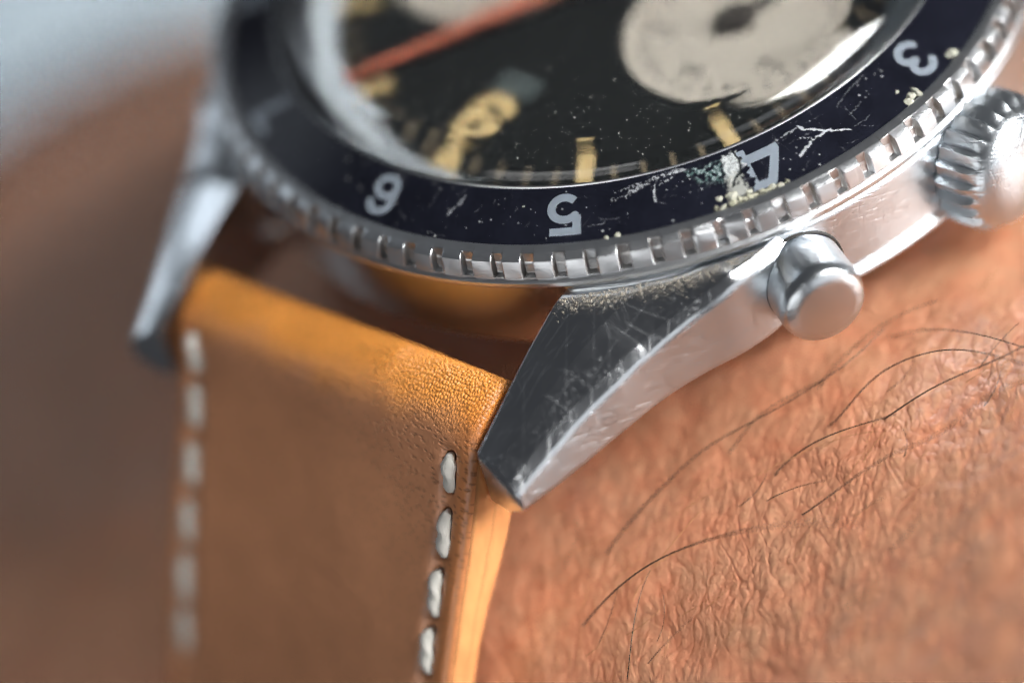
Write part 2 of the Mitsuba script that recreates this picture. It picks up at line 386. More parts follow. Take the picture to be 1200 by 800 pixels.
SCR = [  # (polyline in mm on the insert, width, brightness, keep)
    ([(15.01, -6.07), (15.38, -5.98), (16.02, -5.53), (16.87, -4.79)], 0.045, 0.95, 0.90),
    ([(16.04, -5.56), (15.84, -6.18), (15.78, -7.17)], 0.045, 0.95, 0.90),
    ([(15.51, -6.33), (15.81, -6.20)], 0.030, 0.70, 0.70),
    ([(15.03, -6.10), (14.76, -7.24), (14.37, -8.11)], 0.014, 0.55, 0.90),
    ([(11.00, -11.71), (12.05, -10.47)], 0.070, 0.70, 0.45),
    ([(11.48, -11.78), (11.87, -10.80)], 0.050, 0.60, 0.45),
    ([(11.34, -11.78), (11.71, -12.30)], 0.045, 0.80, 0.80),
    ([(10.47, -12.78), (11.09, -11.66)], 0.060, 0.55, 0.40),
    ([(9.99, -13.29), (11.08, -11.84)], 0.050, 0.35, 0.30),
    ([(10.54, -12.40), (11.36, -11.24), (12.01, -10.54)], 0.090, 0.50, 0.35),
    ([(9.96, -12.88), (10.71, -11.96)], 0.030, 0.40, 0.50),
    ([(3.46, -16.86), (3.64, -16.40)], 0.060, 0.35, 0.80),
    ([(3.73, -16.24), (3.83, -15.81)], 0.070, 0.30, 0.70),
    ([(15.78, -4.26), (15.74, -3.32), (15.82, -2.12)], 0.030, 0.16, 0.80),
    ([(16.41, -4.26), (16.49, -3.38)], 0.016, 0.22, 0.90),
    ([(16.05, -4.03), (16.74, -4.25)], 0.014, 0.18, 0.90),
    ([(9.73, -14.64), (10.27, -14.23)], 0.014, 0.40, 0.80),
    ([(6.16, -16.17), (6.38, -15.35)], 0.012, 0.30, 0.90),
    ([(16.88, -4.67), (17.10, -3.68)], 0.012, 0.20, 0.90),
    ([(14.27, -8.65), (14.56, -7.39), (15.03, -6.10)], 0.020, 0.50, 0.90),
    ([(14.04, -9.09), (14.23, -8.58)], 0.050, 0.80, 0.80),
]
for k, (pl, w, b, keep) in enumerate(SCR):
    sg_ = seg(pl, w, 0.6, k, keep) * b
    paint(sg_, (0.47, 0.49, 0.52))
    iz -= 0.012 * sg_
# random hairlines and specks
hr = np.random.default_rng(17)
for k in range(46):
    a = math.radians(hr.uniform(-88, -8)); r = hr.uniform(15.9, 18.0); L = hr.uniform(0.2, 1.5); d = hr.uniform(0, math.pi)
    x, y = r * math.cos(a), r * math.sin(a)
    paint(seg([(x, y), (x + L * math.cos(d), y + L * math.sin(d))], hr.uniform(0.008, 0.016), 0.4, 200 + k, 0.7) * hr.uniform(0.04, 0.2), (0.6, 0.62, 0.68))
for k in range(90):
    a = math.radians(hr.uniform(-100, -5)); r = hr.uniform(15.85, 18.15); s = hr.choice([0.02, 0.03, 0.045])
    d = np.hypot(IX - r * math.cos(a), IY - r * math.sin(a))
    paint((1 - sstep(s * 0.6, s * 1.3, d)) * hr.uniform(0.15, 0.8), (0.6, 0.62, 0.64))
# the knock beside the 4: bare, corroded metal
def inside(poly, soft=0.10, seed=0, rough=0.30):
    """soft-edged cover of a ragged polygon on the insert"""
    wx, wy = (vnoise(IP * 3.5, 300 + seed) - 0.5) * rough + (vnoise(IP * 11, 301 + seed) - 0.5) * rough * 0.6, (vnoise(IP * 3.5, 302 + seed) - 0.5) * rough + (vnoise(IP * 11, 303 + seed) - 0.5) * rough * 0.6
    sel = (np.abs(IX - 14) < 3.5) & (np.abs(IY + 10) < 3.5)
    out = np.zeros(IX.shape)
    pts = shapely.points(np.stack([(IX + wx)[sel], (IY + wy)[sel]], -1)); pg = Polygon(poly)
    out[sel] = sstep(soft, -soft, np.where(shapely.contains(pg, pts), -1, 1) * shapely.distance(shapely.boundary(pg), pts))
    return out


sp1, sp2 = vnoise(IP * 9, 310), vnoise(IP * 22, 311)
dark = inside([(12.09, -10.67), (12.63, -10.01), (13.17, -9.21), (13.73, -9.29), (13.9, -10.1), (13.14, -10.6)], 0.16, 1)
paint(dark * sstep(0.40, 0.62, sp1) * 0.55, (0.10, 0.17, 0.16))
paint(dark * sstep(0.60, 0.76, 0.5 * sp1 + 0.5 * sp2) * 0.7, (0.42, 0.48, 0.50))
bare = inside([(13.2, -9.2), (13.43, -8.6), (13.89, -8.9), (14.15, -9.5), (14.0, -9.9), (13.6, -9.7)], 0.08, 2)
paint(bare * (0.55 + 0.45 * sstep(0.3, 0.6, sp2)), (0.50, 0.53, 0.53))
chip4 = inside([(13.8, -9.2), (14.3, -9.5), (14.9, -9.75), (15.5, -9.6), (15.6, -9.9), (14.6, -10.7), (13.9, -10.1)], 0.10, 3)
paint(chip4 * sstep(0.25, 0.6, sp1) * 0.85, (0.36, 0.37, 0.34))
crust = seg([(14.30, -11.25), (14.62, -10.72), (15.23, -9.86), (15.71, -9.25), (16.09, -8.64)], 0.16, 0.7, 305)
paint(crust * sstep(0.25, 0.5, sp1) * 0.95, (0.50, 0.49, 0.36))
crack = seg([(13.33, -8.64), (13.77, -8.80), (14.09, -9.24), (14.10, -9.88)], 0.045, 0.3, 306)
paint(crack, (0.03, 0.035, 0.035))
iz += (dark * 0.03 * (sp1 - 0.5) + bare * 0.05 * (sp2 - 0.35) + chip4 * 0.04 * (sp1 - 0.3) + crust * 0.10 * (sp1 + 0.5 * sp2) - crack * 0.06)
put(W_ + '__bezel__insert', (np.stack([IX, IY, iz], -1).reshape(-1, 3), grid_faces(*IX.shape)), 'anodised', smooth=True, color=icol.reshape(-1, 3),
    label='black bezel insert with white numerals, scratched and chipped to bare metal beside the 4')


# numerals of the insert: own outlines, tops turned outwards
def arc(cx, cy, rx, ry, a0, a1, n=24):
    t = np.radians(np.linspace(a0, a1, n))
    return [(cx + rx * math.cos(q), cy + ry * math.sin(q)) for q in t]


def digit(d):
    """strokes in a box about 1.5 wide and 2 tall, centred on the origin"""
    w = 0.185
    if d == '3':
        s = [arc(-0.05, 0.42, 0.50, 0.40, 160, -78), arc(-0.05, -0.38, 0.55, 0.44, 80, -162)]
    elif d == '4':
        return Polygon([(-1.08, -0.70), (-1.08, -0.42), (-0.22, 1.10), (0.80, 1.10), (0.80, -0.28), (1.05, -0.28), (1.05, -0.66), (0.80, -0.66), (0.80, -1.0), (0.42, -1.0), (0.42, -0.68)]).difference(Polygon([(-0.54, -0.24), (0.42, -0.26), (0.45, 0.70), (0.02, 0.72)]))
    elif d == '5':
        s = [[(0.62, 0.81), (-0.55, 0.81), (-0.55, 0.05)], [(-0.55, 0.12)] + arc(0.0, -0.28, 0.60, 0.53, 140, -140)]
        return shapely.union_all([LineString(s[0]).buffer(w, cap_style='flat', join_style='mitre'), LineString(s[1]).buffer(w, cap_style='flat')])
    elif d == '6':
        s = [arc(0.0, -0.38, 0.52, 0.44, 0, 360, 48), arc(0.12, 0.1, 0.64, 0.72, 215, 75)]
        s[1] = [(-0.52, -0.38), (-0.52, 0.15)] + arc(0.0, 0.32, 0.52, 0.5, 180, 20)
    elif d == '7':
        return shapely.union_all([LineString([(-0.72, 0.80), (0.62, 0.80), (-0.12, -1.0)]).buffer(w, cap_style='flat', join_style='mitre')])
    elif d == '8':
        s = [arc(0, 0.42, 0.46, 0.40, 0, 360, 48), arc(0, -0.40, 0.54, 0.44, 0, 360, 48)]
    elif d == '2':
        s = [arc(0.0, 0.38, 0.52, 0.44, 165, -35) + [(-0.5, -0.81), (0.6, -0.81)]]
    return shapely.union_all([LineString(q).buffer(w) for q in s])


def on_cone(shape, hour, r0=16.98, lift=0.012, scale=1.0, dth=0.0):
    """a flat outline laid on the insert in narrow strips so that it follows the cone"""
    th0 = math.radians(90 - 30 * hour + dth)
    slope = math.hypot(R_OUT - R_IN, Z_IN) / (R_OUT - R_IN)
    shape = shapely.affinity.scale(shape, scale, scale, origin=(0, 0))
    x0, y0, x1, y1 = shape.bounds
    parts = []
    for a in np.arange(x0, x1, 0.12):
        piece = shape.intersection(sbox(a, y0 - 1, min(a + 0.12, x1), y1 + 1))
        for gm in getattr(piece, 'geoms', [piece]):
            if gm.geom_type == 'Polygon' and gm.area > 1e-5:
                v, f = trimesh.creation.triangulate_polygon(gm, engine='earcut')
                parts.append((np.c_[v, 0 * v[:, 0]], f))
    v, f = join(parts)
    r = r0 + v[:, 1] / slope
    th = th0 - v[:, 0] / r0
    out = np.stack([r * np.cos(th), r * np.sin(th), cone(r) + lift], 1)
    return out, f


import shapely.affinity
WRITE = {3: 'white numeral 3 on the bezel', 4: 'white numeral 4, its left side chipped away', 5: 'white numeral 5 in sharp focus', 6: 'white numeral 6 on the bezel, slightly blurred', 7: 'blurred white numeral 7 on the bezel'}
for i, h in enumerate((5, 4, 3, 6, 7, 8, 2)):
    dg = digit(str(h))
    if h == 4:
        ragged = Polygon([(0.62 + 0.10 * math.sin(9 * q) + 0.06 * math.sin(23 * q), q) for q in np.linspace(-0.75, 0.95, 40)] + [(1.6, 1.2), (1.6, -1.0)])
        dg = dg.difference(ragged)
    put(W_ + '__bezel__numeral' + (f'_{i:03d}' if i else ''), on_cone(dg, h), 'print_white', label=WRITE.get(h))

# ------------------------------------------------------------------ crystal, dial, flange, hands
t = np.linspace(0, 1, 26)
out_p = [(15.5, 0.25), (15.5, 0.5), (15.5, 0.7)] + [(13.9 + 1.6 * math.cos(q), 0.8 + 1.6 * math.sin(q)) for q in np.radians(np.linspace(4, 77, 22))]
ro, zo = out_p[-1]
out_p += [(ro * (1 - q), zo + 1.0 * (1 - (1 - q) ** 2)) for q in t[1:]]
inn_p = [(13.6 * (1 - q), 1.62 + 0.85 * (1 - (1 - q) ** 2)) for q in t[::-1]] + [(14.1, 1.42), (14.45, 1.08), (14.6, 0.7), (14.6, 0.25), (15.5, 0.25)]
cr = np.array(out_p[:-1] + [(0.004, out_p[-1][1])] + [(0.004, inn_p[0][1])] + inn_p[1:])
put(W_ + '__crystal', revolve(cr, 300), 'acrylic', smooth=35, label='scuffed domed acrylic crystal with dust specks')
ZD = -1.15
put(W_ + '__dial', revolve([(14.2, ZD), (9, ZD), (4, ZD), (0.01, ZD)], 120), 'dial_black', label='black dial seen through the crystal')
put(W_ + '__inner_flange', revolve(round_profile([(13.05, ZD + 0.03), (13.12, ZD + 0.12), (14.5, 0.12), (15.45, 0.16)], 0.1), 240), 'satin_steel', smooth=40, label='silver inner flange ring between the dial and the crystal')


def bar(a, r0, r1, w0, w1, z, th=0.12):
    e, s = np.array([math.cos(a), math.sin(a)]), np.array([-math.sin(a), math.cos(a)])
    q = [e * r0 + s * w0 / 2, e * r0 - s * w0 / 2, e * r1 - s * w1 / 2, e * r1 + s * w1 / 2]
    m = trimesh.creation.extrude_polygon(Polygon(q).buffer(0.04), th, engine='earcut')
    m.apply_translation([0, 0, z])
    return m


k = 0
for h in (4, 5, 6, 7, 8, 10, 11, 12, 1, 2):
    a = math.radians(90 - 30 * h)
    m = bar(a, 11.25 if h != 6 else 12.1, 13.05, 0.64 if h != 6 else 0.75, 0.64 if h != 6 else 1.35, ZD + 0.02)
    put(W_ + '__dial__hour_marker' + (f'_{k:03d}' if k else ''), m, 'lume'); k += 1
d6 = shapely.affinity.scale(digit('6').buffer(0.05), 1.5, 1.72, origin=(0, 0))
m = trimesh.creation.extrude_polygon(d6, 0.12, engine='earcut'); m.apply_translation([0, -10.15, ZD + 0.02])
put(W_ + '__dial__numeral', m, 'lume', label='aged cream numeral 6 on the dial')
tk = [bar(math.radians(6 * i), 12.1, 12.75, 0.12, 0.12, ZD + 0.015, 0.02) for i in range(60) if i % 5]
put(W_ + '__dial__minute_track', trimesh.util.concatenate(tk), 'print_tan', kind='stuff')
pr = [trimesh.creation.box((0.16, 0.5, 0.02), T_) for T_ in [trimesh.transformations.translation_matrix((x, y, ZD + 0.015)) for y in (-7.2, -7.9) for x in np.linspace(-0.95, 0.95, 7)]]
put(W_ + '__dial__print', trimesh.util.concatenate(pr), 'print_grey', label='illegible pale lettering above the 6')
for i, sx in enumerate((1, -1)):
    key = W_ + '__dial__subdial' + ('_001' if i else '')
    rp = round_profile([(5.3, ZD + 0.02), (5.2, ZD + 0.09), (4.6, ZD + 0.05), (2, ZD + 0.05), (0.01, ZD + 0.05)], 0.05)
    v, f = revolve(rp, 120); v = v + np.array([6.95 * sx, -0.2, 0])
    put(key, (v, f), 'subdial_white', smooth=30, label=['cream counter on the right half of the dial', 'cream counter at the upper edge of the frame'][i])
    for j, (txt, an) in enumerate((('15', -90), ('20', -150), ('10', -30))):
        m = meshkit.text_mesh(txt, 0.75, 0.02)
        m.apply_translation([-m.bounds[:, 0].mean(), -m.bounds[:, 1].mean(), 0])
        m.apply_translation([6.85 * sx + 3.5 * math.cos(math.radians(an)), 3.5 * math.sin(math.radians(an)), ZD + 0.056])
        if i == 0:
            put(W_ + '__dial__counter_numeral' + (f'_{j:03d}' if j else ''), m, 'print_dark')
    trk = []
    for q_ in range(30):
        d_ = bar(math.radians(12 * q_), 4.25 if q_ % 5 else 4.0, 4.55, 0.09, 0.09, ZD + 0.056, 0.012); d_.apply_translation([6.95 * sx, -0.2, 0]); trk.append(d_)
    put(key + '__track', trimesh.util.concatenate(trk), 'print_dark', kind='stuff')
    hub = trimesh.creation.cylinder(0.75, 0.35, sections=40); hub.apply_translation([6.85 * sx, 0, ZD + 0.3])
    nd = bar(math.radians(75), -0.8, 3.6, 0.5, 0.16, ZD + 0.3, 0.1); nd.apply_translation([6.95 * sx, -0.2, 0])
    put(W_ + '__counter_hand' + ('_001' if i else ''), trimesh.util.concatenate([hub, nd]), 'print_dark', label='black hand of the right counter' if i == 0 else None)
ca = math.radians(-121.5)
put(W_ + '__chronograph_hand', trimesh.util.concatenate([bar(ca, -3.5, 13.2, 1.15, 0.5, ZD + 1.0, 0.12), trimesh.creation.cylinder(0.9, 0.4, transform=trimesh.transformations.translation_matrix((0, 0, ZD + 1.15)))]), 'hand_red', label='long red chronograph hand')

# ------------------------------------------------------------------ crown and pusher
CZ = -4.2


def axial(profile, n, flute=None, nf=24):
    """revolved about +x, profile (x, r); flute: depth of the cut grooves for each profile point"""
    p = np.asarray(profile, float); a = np.linspace(0, 2 * np.pi, n, endpoint=False)
    r = np.broadcast_to(p[:, 1], (n, len(p))).copy()
    if flute is not None:
        ph = (a * nf / (2 * np.pi)) % 1
        saw = np.where(ph < 0.72, ph / 0.72, (1 - ph) / 0.28)
        r = r - np.asarray(flute)[None] * saw[:, None]
    v = np.stack([np.broadcast_to(p[:, 0], r.shape), r * np.cos(a)[:, None], r * np.sin(a)[:, None]], -1)
    return v.reshape(-1, 3), grid_faces(n, len(p), wrap=True)


q = np.radians(np.linspace(0, 90, 14))
cprof = [(18.5, 1.5), (19.28, 1.5), (19.32, 2.45), (19.45, 2.78), (19.65, 2.98), (20.5, 3.02), (21.05, 2.98), (21.3, 2.86), (21.5, 2.66)] + [(21.5 + 1.2 * math.sin(b), 2.6 * math.cos(b) + 0.003) for b in q[1:]]
cfl = [0, 0, 0.0, 0.16, 0.34, 0.36, 0.36, 0.26, 0.06] + [0] * 13
cprof = [(x - 0.35, r * 1.04) for x, r in cprof]
v, f = axial(cprof, 24 * 50, cfl)
put(W_ + '__crown', (v + np.array([0, 0, CZ]), f[:, ::-1]), 'brushed_steel', smooth=24, label='fluted steel winding crown with domed worn face')
v, f = axial([(18.2, 1.4), (19.4, 1.4), (19.4, 1.0)], 60)
put(W_ + '__crown__stem', (v + np.array([0, 0, CZ]), f[:, ::-1]), 'near_black', smooth=30)
PZ = -4.05
pprof = round_profile([(18.8, 1.94), (21.45, 1.98), (21.88, 1.84), (22.1, 1.4), (22.2, 0.6), (22.23, 0.004)], 0.16, 4)
RZ = trimesh.transformations.rotation_matrix(math.radians(-30.2), (0, 0, 1))[:3, :3]
v, f = axial(pprof, 160)
put(W_ + '__pusher', (v @ RZ.T + np.array([0, 0, PZ]), f[:, ::-1]), 'satin_scuffed', smooth=35, label='round satin steel pusher between the lug and the crown')
v, f = axial([(18.0, 2.07), (19.2, 2.07), (19.25, 2.04), (19.25, 1.99), (18.9, 1.98)], 90)  # dark ring added for the shaded recess and grime around the pusher
put(W_ + '__pusher__recess_ring', (v @ RZ.T + np.array([0, 0, PZ]), f[:, ::-1]), 'near_black', smooth=30)

# ------------------------------------------------------------------ strap
F_ = np.array([(-19.95, -6.4), (-20.05, -5.1), (-20.5, -4.3), (-21.2, -3.93), (-22.3, -4.1), (-23.4, -4.75), (-24.2, -5.9), (-24.85, -7.2), (-26.5, -10.0), (-29.2, -14.3), (-31.9, -19.2), (-34.6, -25.5), (-36.4, -33), (-35.0, -41)])
B_ = np.array([(-20.0, -6.6), (-20.2, -7.4), (-20.5, -7.9), (-21.0, -8.3), (-21.6, -8.7), (-22.2, -9.2), (-22.8, -9.8), (-23.4, -10.6), (-25.2, -12.6), (-27.5, -15.4), (-29.9, -19.9), (-32.5, -26), (-34.3, -33), (-33.0, -40.6)])
tk_ = np.r_[0, np.cumsum(np.hypot(*np.diff(F_, axis=0).T))]
FS, BS = CubicSpline(tk_, F_), CubicSpline(tk_, B_)
s_d = np.unique(np.concatenate([np.linspace(0, 2.5, 40), np.linspace(2.5, 9.5, 330), np.linspace(9.5, 19, 170), np.linspace(19, tk_[-1], 40)]))
HW = 8.9


def strap_front(S, X):
    """front surface point and normal in the y-z plane; the left side sits a little further back"""
    p, d = FS(S), FS(S, 1)
    nrm = np.stack([d[..., 1], -d[..., 0]], -1); nrm /= np.linalg.norm(nrm, axis=-1, keepdims=True)
    nrm *= np.where(nrm[..., :1] * 0 + (S[..., None] >= 0), 1, 1)
    sk = (8.9 - X) / 18 * np.clip(0.5 + 0.11 * (-6 - p[..., 1]), 0, 2.2) * sstep(4, 8, S)
    return p + np.stack([sk, 0 * sk], -1), nrm


x_d = np.unique(np.concatenate([np.linspace(-HW, -4, 90), np.linspace(-4, 3, 150), np.linspace(3, HW - 0.5, 200), HW - 0.5 * np.cos(np.linspace(np.pi / 2, 0, 1)) if False else np.linspace(HW - 0.5, HW, 24)]))
S, X = np.meshgrid(s_d, x_d, indexing='ij')
p, nrm = strap_front(S, X)
if (nrm[len(s_d) // 2, 0] @ np.array([-1, 0.5])) < 0:
    nrm = -nrm
sx_ = S + 0.0
# leather grain: pebbles on the stretched fold, fine pits on the face
warp = 0.12 * (fbm(np.stack([X * 1.5, S * 1.5, 0 * X], -1), 2, 11) - 0.5)
f1, f2, wid = worley((X + warp) / 0.155 + 0.3 * np.sin(S * 2), (S + warp) / 0.21, 4)
peb = sstep(0.02, 0.42, f2 - f1)
g1, g2, gid = worley((X + 0.25 * S + 2 * warp) / 0.42, (S - 0.2 * X) / 0.2, 9)
pit = (1 - sstep(0.12, 0.42, g1)) * (gid > 0.45)
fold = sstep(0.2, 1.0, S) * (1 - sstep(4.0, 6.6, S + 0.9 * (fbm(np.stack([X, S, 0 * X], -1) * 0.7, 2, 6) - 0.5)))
near = 1 - sstep(6.0, 15.0, S + 0.25 * (HW - X))
und = fbm(np.stack([X * 0.35, S * 0.35, 0 * X], -1), 3, 14) - 0.5
wr = fbm(np.stack([X * 0.5, S * 3.0, 0 * X], -1), 3, 15) - 0.5
hgt = 0.055 * (peb - 1) * fold - 0.030 * pit * (1 - fold) * (0.25 + 0.75 * near) + 0.11 * und + 0.03 * wr * near + 0.012 * (fbm(np.stack([X * 9, S * 9, 0 * X], -1), 2, 19) - 0.5)
# stitch lines pull the face in, the rim beyond them stands a little proud
stx = (7.55, -7.75)
sr = np.random.default_rng(3)
STITCH = [[(s0 + sr.normal(0, 0.08), 1.95 + sr.normal(0, 0.14)) for s0 in np.arange(a_, 22, 2.85)] for a_ in (6.75, 6.1)]
hole = np.zeros(S.shape)
for sxx, row_ in zip(stx, STITCH):
    for s0, L in row_:
        for e_ in (s0 - 0.05, s0 + L + 0.05):
            hole = np.maximum(hole, np.exp(-((X - sxx) / 0.24) ** 2 - ((S - e_) / 0.20) ** 2))
        hole = np.maximum(hole, 0.16 * np.exp(-((np.abs(X - sxx) - 0.33) / 0.10) ** 2) * ((S > s0) & (S < s0 + L)))
hgt -= 0.30 * hole
for sxx in stx:
    hgt -= 0.22 * np.exp(-((X - sxx) / 0.42) ** 2) * sstep(6.2, 7.2, S)
hgt -= 0.35 * (1 - np.sqrt(np.clip(1 - ((np.abs(X) - (HW - 0.45)).clip(0) / 0.45) ** 2, 0, 1)))
pf = p + nrm * hgt[..., None]
V = np.stack([X, pf[..., 0], pf[..., 1]], -1)
lc = np.empty(V.shape); lc[:] = (0.56, 0.252, 0.128)
tone = fbm(np.stack([X * 0.28, S * 0.28, 0 * X], -1), 3, 30)
lc *= (0.86 + 0.28 * tone)[..., None]
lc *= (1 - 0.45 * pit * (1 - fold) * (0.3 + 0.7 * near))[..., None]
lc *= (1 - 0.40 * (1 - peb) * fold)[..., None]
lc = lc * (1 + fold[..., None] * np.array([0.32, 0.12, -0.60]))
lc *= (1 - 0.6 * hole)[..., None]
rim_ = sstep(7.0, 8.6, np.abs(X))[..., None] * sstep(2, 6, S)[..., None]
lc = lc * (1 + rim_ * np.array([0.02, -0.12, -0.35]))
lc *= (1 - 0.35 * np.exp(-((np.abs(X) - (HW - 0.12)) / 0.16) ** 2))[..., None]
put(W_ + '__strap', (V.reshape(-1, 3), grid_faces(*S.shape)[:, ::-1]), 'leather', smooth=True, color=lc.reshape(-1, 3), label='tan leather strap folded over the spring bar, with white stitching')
# lining (inner side)
S2, X2 = np.meshgrid(np.linspace(0, tk_[-1], 160), np.linspace(-HW + 0.1, HW - 0.1, 40), indexing='ij')


def strap_back(S, X):
    p = BS(S)
    sk = (8.9 - X) / 18 * np.clip(0.5 + 0.11 * (-6 - p[..., 1]), 0, 2.2) * sstep(4, 8, S)
    return p + np.stack([sk, 0 * sk], -1)


pb_ = strap_back(S2, X2)
put(W_ + '__strap__lining', (np.stack([X2, pb_[..., 0], pb_[..., 1]], -1).reshape(-1, 3), grid_faces(*S2.shape)), 'leather_edge', smooth=True, color=np.tile([0.36, 0.17, 0.08], (S2.size, 1)))
# cut edges
for i, sg in enumerate((1, -1)):
    sE = np.concatenate([np.linspace(0, 20, 420), np.linspace(20.1, tk_[-1], 40)]); qE = np.linspace(0, 1, 34)
    SE, QE = np.meshgrid(sE, qE, indexing='ij')
    XE = np.full(SE.shape, sg * HW)
    pF, nF = strap_front(SE, XE)
    if (nF[len(sE) // 3, 0] @ np.array([-1, 0.5])) < 0:
        nF = -nF
    und_e = fbm(np.stack([XE * 0.35, SE * 0.35, 0 * XE], -1), 3, 14) - 0.5
    pF = pF + nF * (-0.35 + 0.11 * und_e)[..., None]
    pE = pF * (1 - QE[..., None]) + strap_back(SE, XE) * QE[..., None]
    bul = 0.16 * np.sin(np.pi * QE) ** 0.6 - 0.05 * np.exp(-((QE - 0.52) / 0.03) ** 2) + 0.05 * (fbm(np.stack([SE * 0.9, QE * 3, 0 * SE], -1), 3, 40 + i) - 0.5) + 0.012 * (vnoise(np.stack([SE * 6, QE * 16, 0 * SE], -1), 41) - 0.5)
    VE = np.stack([XE + sg * bul, pE[..., 0], pE[..., 1]], -1)
    ce = np.empty(VE.shape); ce[:] = (0.64, 0.275, 0.10)
    ce *= (0.8 + 0.4 * fbm(np.stack([SE * 0.6, QE * 2.5, 0 * SE], -1), 3, 44 + i))[..., None]
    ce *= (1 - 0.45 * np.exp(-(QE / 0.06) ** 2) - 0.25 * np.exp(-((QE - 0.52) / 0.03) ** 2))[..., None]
    fc = grid_faces(*SE.shape)
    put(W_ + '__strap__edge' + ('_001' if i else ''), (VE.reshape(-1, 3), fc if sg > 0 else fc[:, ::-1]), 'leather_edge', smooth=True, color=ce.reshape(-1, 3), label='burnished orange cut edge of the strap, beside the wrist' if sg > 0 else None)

# stitches
k = 0
for side, sxx in enumerate(stx):
    for s0, L in STITCH[side]:
        ss = np.linspace(s0, s0 + L, 15)
        pp, nn = strap_front(ss, np.full(15, sxx))
        if (nn[7] @ np.array([-1, 0.5])) < 0:
            nn = -nn
        u = np.linspace(-1, 1, 15)
        lift = -0.44 + 0.31 * np.sqrt(np.clip(1 - u ** 4, 0, 1))
        tilt = 0.10 * u + sr.normal(0, 0.03)
        path = np.stack([sxx + tilt, pp[:, 0] + nn[:, 0] * lift, pp[:, 1] + nn[:, 1] * lift], 1)
        rad = 0.34 * (0.55 + 0.45 * np.sqrt(np.clip(1 - u ** 4, 0, 1))) * sr.uniform(0.88, 1.1) * (1 + 0.16 * (vnoise(np.stack([ss * 3.1, ss * 0 + k, ss * 0], 1), 77) - 0.5))
        v, f = tube(path, rad, 14)
        # twist of the thread
        cdl = path[np.minimum(np.arange(len(v) - 2) // 14, 14)]
        ang = np.tile(np.arange(14) * 2 * np.pi / 14, 15)
        tw = 1 + 0.13 * np.sin(2 * ang + np.repeat(ss, 14) * 7) + 0.10 * (vnoise(v[:-2] * 9, 78) - 0.5)
        v[:-2] = cdl + (v[:-2] - cdl) * tw[:, None]
        put(W_ + '__strap__stitch' + (f'_{k:03d}' if k else ''), (v, f), 'thread', smooth=True)
        k += 1

# ------------------------------------------------------------------ the wearer's arm
labels['person'] = {'label': 'tanned wrist of a person wearing the watch, pale blue sleeve at the left', 'category': 'person'}
A_ = np.array([(0, -8.2), (-6, -8.5), (-11, -9.35), (-15, -10.3), (-19, -11.6), (-23, -13.2), (-26.5, -15.2), (-29.3, -18.6), (-31.8, -24), (-33.2, -31), (-31, -40), (-21, -47), (0, -50), (21, -47), (32, -39), (35, -29), (31, -20), (22, -12.6), (10, -8.9)])
A2 = np.vstack([A_, A_[:1]])
ta = np.r_[0, np.cumsum(np.hypot(*np.diff(A2, axis=0).T))]
AS = CubicSpline(ta, A2, bc_type='periodic')
TL = ta[-1]
# fine where the lens is sharp, coarse elsewhere
sa = np.unique(np.concatenate([np.linspace(0, 6, 70), np.linspace(6, 34, 640), np.linspace(34, 46, 60), np.linspace(46, TL - 24, 50), np.linspace(TL - 24, TL, 90)]))[:-1]
xa = np.unique(np.concatenate([np.linspace(-120, -30, 34), np.linspace(-30, 6, 110), np.linspace(6, 37, 720), np.linspace(37, 44, 40), np.linspace(44, 90, 30)]))
SA, XA = np.meshgrid(sa, xa, indexing='ij')


def arm_point(SA, XA):
    p, d = AS(SA), AS(SA, 1)
    n = np.stack([d[..., 1], -d[..., 0]], -1); n /= np.linalg.norm(n, axis=-1, keepdims=True)
    flip = np.sign((AS(np.array(0.0), 1)[0] * -1))
    n = n * flip
    grow = 1 + 0.10 * sstep(22, 70, XA) + 0.16 * sstep(-15, -90, -(-XA)) * 0 + 0.15 * np.clip((-XA - 25) / 80, 0, 1)
    c = np.array([0, -29.5])
    return c + (p - c) * grow[..., None] + np.stack([0 * XA, 0.9 * sstep(16, 40, XA) - 0.70 * (np.sqrt((np.minimum(XA, 60) + 14) ** 2 + 90) - (np.minimum(XA, 60) + 14)) / 2], -1), n


pa, na = arm_point(SA, XA)
Y_ = SA
# skin relief: long slanting furrows crossed by fine ones
ca_, sa_ = math.cos(math.radians(-61)), math.sin(math.radians(-61))
ux = XA * ca_ - Y_ * -sa_ * -1 if False else XA * 0.50 + Y_ * 0.866
vx = XA * 0.866 - Y_ * 0.50
w1 = fbm(np.stack([XA * 0.5, Y_ * 0.5, 0 * XA], -1), 3, 51) - 0.5
w2 = fbm(np.stack([XA * 0.5 + 30, Y_ * 0.5, 0 * XA], -1), 3, 52) - 0.5
vv, uu = vx + 0.6 * w1, ux + 0.6 * w2
a1, a2, aid = worley(vv / 0.62, uu / 1.35, 61, 0.9)
b1, b2, bid = worley((vv + 0.35 * uu) / 0.40, (uu - 0.3 * vv) / 0.52, 67)
c1, c2, cid = worley(XA / 0.17 + 0.6 * w1, Y_ / 0.17, 71)
foc = sstep(2, 8, XA) * (1 - sstep(38, 43, XA)) * sstep(2, 7, SA) * (1 - sstep(36, 44, SA))
big = 1 - np.exp(-(np.clip(a2 - a1, 0, 9) / 0.20) ** 2)
wide = sstep(-0.05, 0.9, a2 - a1)
med = 1 - np.exp(-(np.clip(b2 - b1, 0, 9) / 0.24) ** 2)
sml = np.clip(c2 - c1, 0, 0.4) / 0.4
def ridge(f, g, seed):
    q_ = np.abs(fbm(np.stack([vv * f + 0.25 * uu * g, uu * 0.17, 0 * vv + seed], -1), 2, seed) - 0.5)
    return np.exp(-(q_ / 0.030) ** 2)


